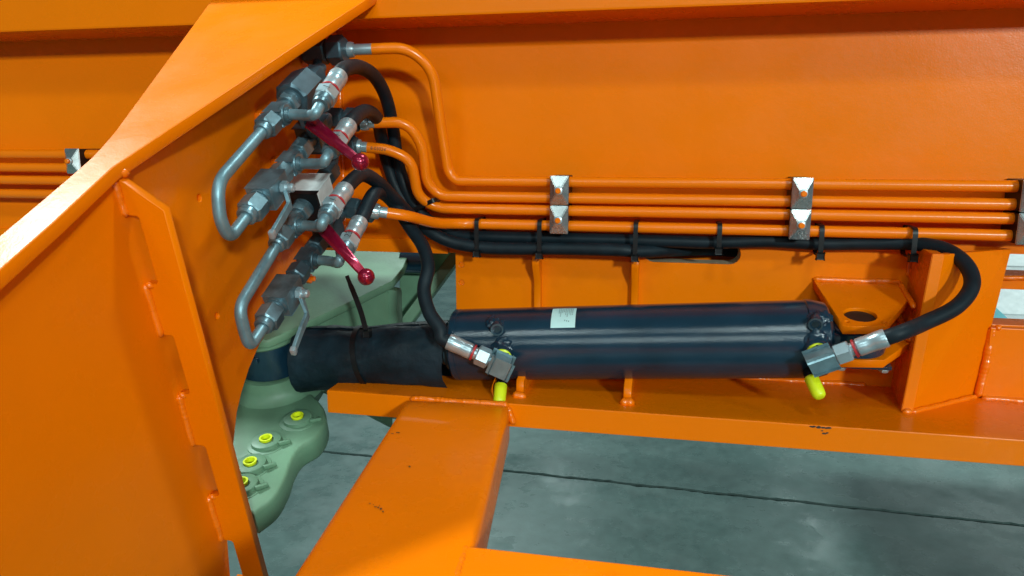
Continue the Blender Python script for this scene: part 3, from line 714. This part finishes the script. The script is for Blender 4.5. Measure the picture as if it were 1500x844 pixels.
# red handled valves further back in rows B and D
def red_valve(row, px, py, h0, h1, label):
    c = rows[row].at(px, py); r0 = root('ball_valve', tuple(c-PV*.02), label, 'ball valve', 'ball valves with red handles')
    obj('valve_body', box_bm(c, DV, EX, PV, .036, .032, .036, .0025), 'steeldark', r0)
    obj('valve_neck', lathe_bm(c-DV*.026, DV, [(0, .0105), (.008, .0130), (.06, .0130), (.068, .0105)], 24), 'steeldark', r0, smooth=R(40))
    a = aX(*h0, XC+.034); b = aX(*h1, XC+.105)
    d = (b-a); L = d.length; d.normalize()
    obj('handle_stem', lathe_bm(c, (a-c), [(0, .009), ((a-c).length+.003, .009)], 16), 'steeldark', r0, smooth=R(40))
    bm = bmesh.new(); wv = d.cross((CAM-a).normalized()).normalized(); hv = wv.cross(d).normalized(); pts = [a+d*(L*t-.006)+hv*(.004*math.sin(t*math.pi)) for t in (0, .08, .35, .6, .64, .9, 1.0)]
    ws = (.0065, .009, .0082, .0076, .0064, .0056, .005); hs = (.004, .0055, .005, .0048, .0058, .0052, .005)
    ringsweep(bm, pts, [(wv, hv)]*7, lambda i: [(ws[i]*x, hs[i]*y) for x, y in ((-1, -.6), (-.6, -1), (.6, -1), (1, -.6), (1, .6), (.6, 1), (-.6, 1), (-1, .6))])
    hd = obj('handle', bm, 'red', r0, smooth=R(40), label='crimson flat handle bar')
    s = bmesh.new(); bmesh.ops.create_uvsphere(s, u_segments=28, v_segments=18, radius=.0105)
    bmesh.ops.translate(s, verts=s.verts[:], vec=b+d*.002)
    obj('handle_ball', s, 'red', hd, smooth=R(60))
red_valve('B', 461, 204, (456, 180), (526, 236), 'ball valve with the upper crimson handle ending in a ball')
red_valve('D', 483, 344, (470, 330), (535, 404), 'ball valve with the lower crimson handle above the green bracket')
# check valve blocks in rows A and C
c = rows['A'].at(438, 131); r0 = root('check_valve', tuple(c-PV*.02), 'dark steel block valve under the diagonal flange, top row', 'valve block')
b = hex_bm(c-DV*.027, DV, .054, .040, .26); obj('valve_body', b, 'steeldark', r0, smooth=R(25))
obj('end_ring', lathe_bm(c-DV*.036, DV, [(0, .0115), (.005, .0145), (.012, .0150)], 28), 'steeldark', r0, smooth=R(40))
nut('union_nut', rows['A'].at(457, 109), -DV, .022, .026, 'steeldark', r0)
obj('drop_plate', box_bm(c-PV*.042+DV*(-.004)+EX*.004, DV, EX, PV, .018, .020, .05, .002), 'steeldark', r0)
c = rows['C'].at(456, 285); r0 = root('silver_valve', tuple(c-PV*.02), 'pale silver square valve block, the brightest block on the gusset', 'valve block')
obj('valve_body', box_bm(c, DV, EX, PV, .044, .044, .042, .002, seg=3), 'whiteblock', r0)
obj('gasket', box_bm(c-DV*.026, DV, EX, PV, .005, .046, .044, .002), 'plastic', r0)
obj('end_ring', lathe_bm(c-DV*.036, DV, [(0, .0115), (.006, .0140), (.012, .0150)], 28), 'steeldark', r0, smooth=R(40))
nut('union_nut', rows['C'].at(479, 250), -DV, .022, .026, 'steeldark', r0)
# bent steel tubes joining the rows
def utube(ctrl, label):
    pts = fillet(ctrl, .030, 10)
    o = obj('bent_tube', tube_bm(pts, .0068, 20), 'tube', smooth=R(60)); tag(o, label, 'steel tube', 'bent steel tubes on the gusset')
A0 = rows['A'].at(393, 190); B0 = rows['B'].at(372, 307)
utube([A0-DV*.006, aX(318, 268, XC), aX(322, 322, XC), aX(336, 350, XC), B0-DV*.006], 'upper U shaped grey steel tube on the gusset')
C0 = rows['C'].at(413, 353); D0 = rows['D'].at(396, 467)
utube([C0-DV*.006, aX(350, 450, XC), aX(358, 486, XC), aX(366, 508, XC), D0-DV*.006], 'lower U shaped grey steel tube beside the ball valve lever')
# unions between the rows and the orange pipes
def union(px0, py0, px1, py1, Y, label, r, link, mat='steeldark'):
    a, b = aY(px0, py0, Y), aY(px1, py1, Y); d = (b-a).normalized(); L = (b-a).length
    r0 = root('pipe_union', tuple(a), label, 'pipe union', 'unions feeding the orange pipes')
    obj('union_body', hex_bm(a, d, L*.55, r*1.9, .3), mat, r0, smooth=R(25))
    obj('union_ring', lathe_bm(a+d*L*.53, d, [(0, r*.8), (.003, r*.86), (L*.08+.001, r*.8)], 24), mat, r0, smooth=R(40))
    obj('union_nut', hex_bm(a+d*L*.60, d, L*.38, r*2.05, .1), mat, r0, smooth=R(25))
    if link: obj('link_tube', tube_bm(spline(link(a, b, d), 8), .0066, 16), mat, r0, smooth=R(60))
    return r0
nA = rows['A'].at(457, 109); nC = rows['C'].at(479, 250); vB = rows['B'].at(461, 204); vD = rows['D'].at(483, 344)
union(447, 76, 507, 73, -.12, 'large black pipe union tucked under the diagonal flange', .0175, lambda a, b, d: [nA+DV*.008, nA+DV*.030, aY(464, 100, -.14), aY(466, 86, -.125)])
union(474, 172, 528, 176, -.095, 'dark union behind the upper red handle, feeding the second pipe', .0145, lambda a, b, d: [vB+DV*.02, vB+DV*.05, a+V((0, -.01, -.01)), a+d*.01])
union(488, 212, 523, 213, -.098, 'dark union beside the upper red ball, feeding the third pipe', .0125, lambda a, b, d: [nC+DV*.01, aY(489, 236, -.15), aY(490, 222, -.11), a+d*.006])
union(503, 304, 548, 309, -.155, 'dark union behind the lowest hose ferrule, feeding the lowest pipe', .0150, lambda a, b, d: [vD+DV*.02, vD+DV*.05, a+V((0, -.02, -.012)), a+d*.008])
q = aY(552, 316, -.09); 

# ------------------------------------------------------------------ hoses
HR = .0098
def hose(label, start, sdir, path, ferr=.034, tagtxt=None, end=None):
    """start: end of the branch tube; ferrule follows sdir; path continues with the rubber"""
    r0 = root('hydraulic_hose', tuple(start), label, 'hose', 'black rubber hydraulic hoses')
    d = sdir.normalized()
    obj('swivel_collar', lathe_bm(start-d*.004, d, [(0, TR*1.02), (.001, .0098), (.006, .0104), (.007, .0116), (.014, .0116)], 24), 'steel', r0, smooth=R(35))
    n_ = obj('swivel_nut', hex_bm(start+d*.011, d, .017, .0245, .5), 'zinc', r0, smooth=R(25))
    if tagtxt:
        wrap_text(tagtxt, .012, [start+d*(.011-.02), start+d*.05], .024, .1, .0142, 'ink', n_, 'pen_mark')
    obj('red_band', lathe_bm(start+d*.0295, d, [(0, .0105), (.0005, .0118), (.003, .0118), (.0035, .0105)], 28), 'redband', r0, smooth=R(40))
    f0 = start+d*.031
    obj('ferrule', lathe_bm(f0, d, [(0, .0100), (.0015, .0114), (ferr*.3, .0116), (ferr*.32, .0113), (ferr*.65, .0114), (ferr*.67, .0118), (ferr-.002, .0118), (ferr, .0112), (ferr, .0099)], 32), 'zinc', r0, smooth=R(30))
    f1 = f0+d*(ferr-.008)
    ctrl = [f1, f1+d*.018]+path
    return r0, ctrl
def bundle(Y, z, xs): return [V((x, Y, z)) for x in xs]
zu = aY(800, 349, -.020).z; zl = aY(800, 363, -.034).z
# loop end at the right port
p2, d2 = ports[1]; c2p = p2+d2*.019; lp_dir = (aY(1292, 497, -.188)-c2p).normalized(); e2 = c2p
p1, d1 = ports[0]; c1p = p1+d1*.019; l1_dir = (aY(668, 505, -.185)-c1p).normalized(); e1 = c1p
def port_end(r0, p, d, e, dr, mark):
    """elbow block on the port, swivel nut, band and ferrule; returns rubber start"""
    c = p+d*.019
    b = box_bm(c, dr, d, dr.cross(d), .025, .022, .020, .0045)
    el = obj('elbow', b, 'tube', r0, smooth=R(40)); 
    obj('elbow_nut', hex_bm(p, d, .010, .023, .2), 'steel', el, smooth=R(25))
    s = c+dr*.012
    obj('elbow_neck', lathe_bm(s, dr, [(0, .0100), (.010, .0092)], 20), 'steel', el, smooth=R(40))
    obj('swivel_nut', hex_bm(s+dr*.006, dr, .019, .0245, .35), 'zinc', r0, smooth=R(25))
    obj('band_neck', lathe_bm(s+dr*.025, dr, [(0, .0088), (.008, .0088)], 20), 'zinc', r0, smooth=R(40))
    obj('red_band', lathe_bm(s+dr*.0285, dr, [(0, .0105), (.0005, .0118), (.003, .0118), (.0035, .0105)], 28), 'redband', r0, smooth=R(40))
    f0 = s+dr*.0325
    obj('ferrule', lathe_bm(f0, dr, [(0, .0100), (.0015, .0114), (.010, .0116), (.011, .0113), (.022, .0114), (.023, .0118), (.034, .0118), (.036, .0112), (.036, .0099)], 32), 'zinc', r0, smooth=R(30))
    return f0+dr*.028
dA = (aX(497, 110, XC+.060)-tees['A'][1]).normalized(); dB = (aX(513, 180, XC+.060)-tees['B'][1]).normalized()
dC = (aX(511, 270, XC+.060)-tees['C'][1]).normalized(); dD = (aX(530, 319, XC+.060)-tees['D'][1]).normalized()
r1, c1_ = hose('black hose arching highest from the top row and looping to the right cylinder port', tees['A'][1], dA,
    [aY(528, 99, -.16), aY(550, 114, -.10), aY(566, 145, -.055), aY(576, 190, -.026), aY(583, 238, -.016), aY(597, 282, -.015), aY(622, 318, -.015), aY(662, 342, -.016)]
    + bundle(-.018, zu, [-.27, -.15, .0, .07])+[aY(1130, 353, -.018), aY(1204, 357, -.018), aY(1280, 356, -.022), aY(1340, 357, -.035), aY(1385, 366, -.062), aY(1415, 388, -.09), aY(1424, 416, -.115), aY(1404, 447, -.14), aY(1352, 474, -.165)], tagtxt='1')
r2, c2_ = hose('black hose arching from the second row and running behind two orange pipes', tees['B'][1], dB,
    [aY(537, 163, -.14), aY(552, 174, -.085), aY(559, 204, -.035), aY(568, 240, -.018), aY(581, 276, -.0145), aY(606, 312, -.0145), aY(646, 344, -.0145), aY(700, 362, -.0145)]
    + bundle(-.0145, zl-.002, [-.15, -.05])+[V((-.02, -.006, zl-.004)), V((.02, .014, .8465)), V((.06, .045, .845)), V((.16, .09, .842))], tagtxt='1')
r3, c3_ = hose('black hose from the third row joining the bundle and entering the slot', tees['C'][1], dC,
    [aY(531, 256, -.20), aY(553, 267, -.16), aY(580, 294, -.11), aY(610, 324, -.07), aY(650, 350, -.046), aY(700, 362, -.040)]
    + bundle(-.038, zl, [-.15, -.06])+[V((-.045, -.033, zl-.002)), V((-.008, -.012, .8445)), V((.025, .014, .8435)), V((.07, .05, .840)), V((.17, .10, .83))], tagtxt='1')
r4, c4_ = hose('black hose from the lowest row dropping to the left cylinder port', tees['D'][1], dD,
    [aY(547, 285, -.175), aY(561, 283, -.135), aY(579, 300, -.108), aY(600, 332, -.105), aY(620, 362, -.122), aY(627, 392, -.142), aY(621, 425, -.158), aY(629, 458, -.174), aY(645, 483, -.184)], tagtxt='23')
f2 = port_end(r1, p2, d2, e2, lp_dir, '1'); f1 = port_end(r4, p1, d1, e1, l1_dir, '')
c1_ += [f2+lp_dir*.022, f2]; c4_ += [f1+l1_dir*.018, f1]
for r0, cc in ((r1, c1_), (r2, c2_), (r3, c3_), (r4, c4_)):
    obj('rubber_hose', tube_bm(spline(cc, 10), HR, 22), 'hose', r0, smooth=R(60))

# ------------------------------------------------------------------ cable ties
def tie_loop(pts, wdir, label, wd=.0066, head=None, th=.0011, tail=None):
    """flat strap following the closed loop pts; wdir = strap width direction"""
    wdir = V(wdir).normalized(); bm = bmesh.new(); P_ = pts; n = len(P_); rings = []
    for i in range(n):
        T = (P_[(i+1) % n]-P_[i-1]).normalized(); o_ = wdir.cross(T).normalized()
        rings.append([bm.verts.new(P_[i]+wdir*a*wd/2+o_*b*th/2) for a, b in ((-1, -1), (1, -1), (1, 1), (-1, 1))])
    for i in range(n):
        A_, B_ = rings[i], rings[(i+1) % n]
        for k in range(4): bm.faces.new((A_[k], A_[(k+1) % 4], B_[(k+1) % 4], B_[k]))
    base = min(P_, key=lambda p: p.z)
    r0 = root('cable_tie', tuple(base), label, 'cable tie', 'black plastic cable ties')
    obj('strap', bm, 'plastic', r0, smooth=R(40))
    if head:
        c, dx, dz = head; hd = obj('tie_head', box_bm(c, dx, V(dx).cross(V(dz)), dz, .0105, .0075, .0095, .0015), 'plastic', r0)
    if tail: obj('tail', tail, 'plastic', r0)
    return r0
def yz_loop(x, zt, zb, yf, yb, r=.009):
    c2 = [(yb, zt), (yf, zt), (yf, zb), (yb, zb)]; P_ = []
    cc = [V((x, *p)) for p in c2]; rr_ = min(r, abs(yf-yb)*.49)
    for i in range(4):
        a, b, c = cc[i-1], cc[i], cc[(i+1) % 4]
        s = b+(a-b).normalized()*rr_; e = b+(c-b).normalized()*rr_
        for k in range(7):
            t = k/6; P_.append(s*(1-t)**2+b*2*t*(1-t)+e*t*t)
    return P_
zt = zP[3]+PR+.001
for px, lab, zb, yf in ((698, 'black cable tie left of the first clamp, nearest the pipe bends', zl-HR-.001, -.051), (790, 'black cable tie just left of the first clamp', zl-HR-.001, -.051),
                        (931, 'black cable tie above the second rib, just before the slot', zl-HR-.001, -.051),
                        (1054, 'short black cable tie above the right end of the slot', zu-HR-.001, -.045), (1204, 'black cable tie just right of the second clamp', zu-HR-.004, -.045),
                        (1341, 'rightmost black cable tie, where the hose starts its loop', zu-HR-.002, -.052)):
    x = aY(px, 345, yf).x
    tie_loop(yz_loop(x, zt, zb, yf, -.0025), (1, 0, 0), lab, head=(V((x, yf+.001, zb+.001)), V((1, 0, 0)), V((0, 0, 1))))
q0, q1 = aY(636, 293, -.052), aY(603, 309, -.040)
dd = (q1-q0).normalized(); bk = V((0, .036, 0)); wv = dd.cross(V((0, 1, 0))).normalized()
loop = fillet([ (q0+q1)/2, q1, q1+bk*.8, q0+bk*.9, q0, (q0+q1)/2], .008, 5)[:-1]
tie_loop(loop, wv, 'slanted black cable tie at the bend of the third pipe', head=None)
# tie round the sleeve with its long tail
tc_ = aY(537, 517, -.112); ts = (tc_-sp0).dot(sdv); tcen = sp0+sdv*ts
ring = [tcen+su*(.0480*math.cos(a))+sv*(.0480*math.sin(a)) for a in [2*math.pi*k/48 for k in range(48)]]
ring = [p+sdv*(.010*(p-tcen).dot(su)/.047*-.6) for p in ring]
hp = tcen+su*(.048*math.cos(.85))+sv*(.0495*math.sin(.85))
tt0 = aY(537, 488, hp.y); tt1 = aY(528, 455, hp.y+.004); tt2 = aY(508, 404, hp.y+.01)
tb = bmesh.new(); tp_ = spline([tt0, tt1, tt2], 6); ff = pt_frames(tp_)
ringsweep(tb, tp_, [((t2_:=(tp_[min(i+1, len(tp_)-1)]-tp_[max(i-1, 0)]).normalized()).cross(V((0, -1, 0))).normalized(), V((0, -1, 0))) for i in range(len(tp_))],
          lambda i: [(a*.0040*(1 if i < len(tp_)-2 else .75), b*.0006) for a, b in ((-1, -1), (1, -1), (1, 1), (-1, 1))])
tie_loop(ring, sdv, 'black cable tie round the rubber sleeve with a long upright tail', wd=.0085, head=(aY(538, 489, hp.y-.004), sdv, V((0, 0, 1))), tail=tb)

# ------------------------------------------------------------------ pale wrapped crate seen through the right-hand opening
r0 = root('wrapped_crate', (1.8, 2.6, 0), 'white wrapped crate glimpsed through the opening at the right edge', 'crate')
obj('crate_body', abox(1.12, 2.6, 2.2, 3.1, .12, .85, .01), 'crate', r0)
for z in (.12, .32, .52, .72): obj('crate_board', abox(1.115, 2.605, 2.185, 2.198, z, z+.12, .004), 'crate', r0)
obj('crate_strap', box_bm((1.34, 2.178, .32), (1, 0, -.9), (0, 1, 0), (.9, 0, 1), .36, .006, .035, .001), 'strap', r0)
for x in (1.18, 1.8, 2.5): obj('crate_foot', abox(x-.05, x+.05, 2.2, 3.1, .001, .12, .004), 'crate', r0)

for o in list(bpy.data.objects):
    if 'org' in o: del o['org']
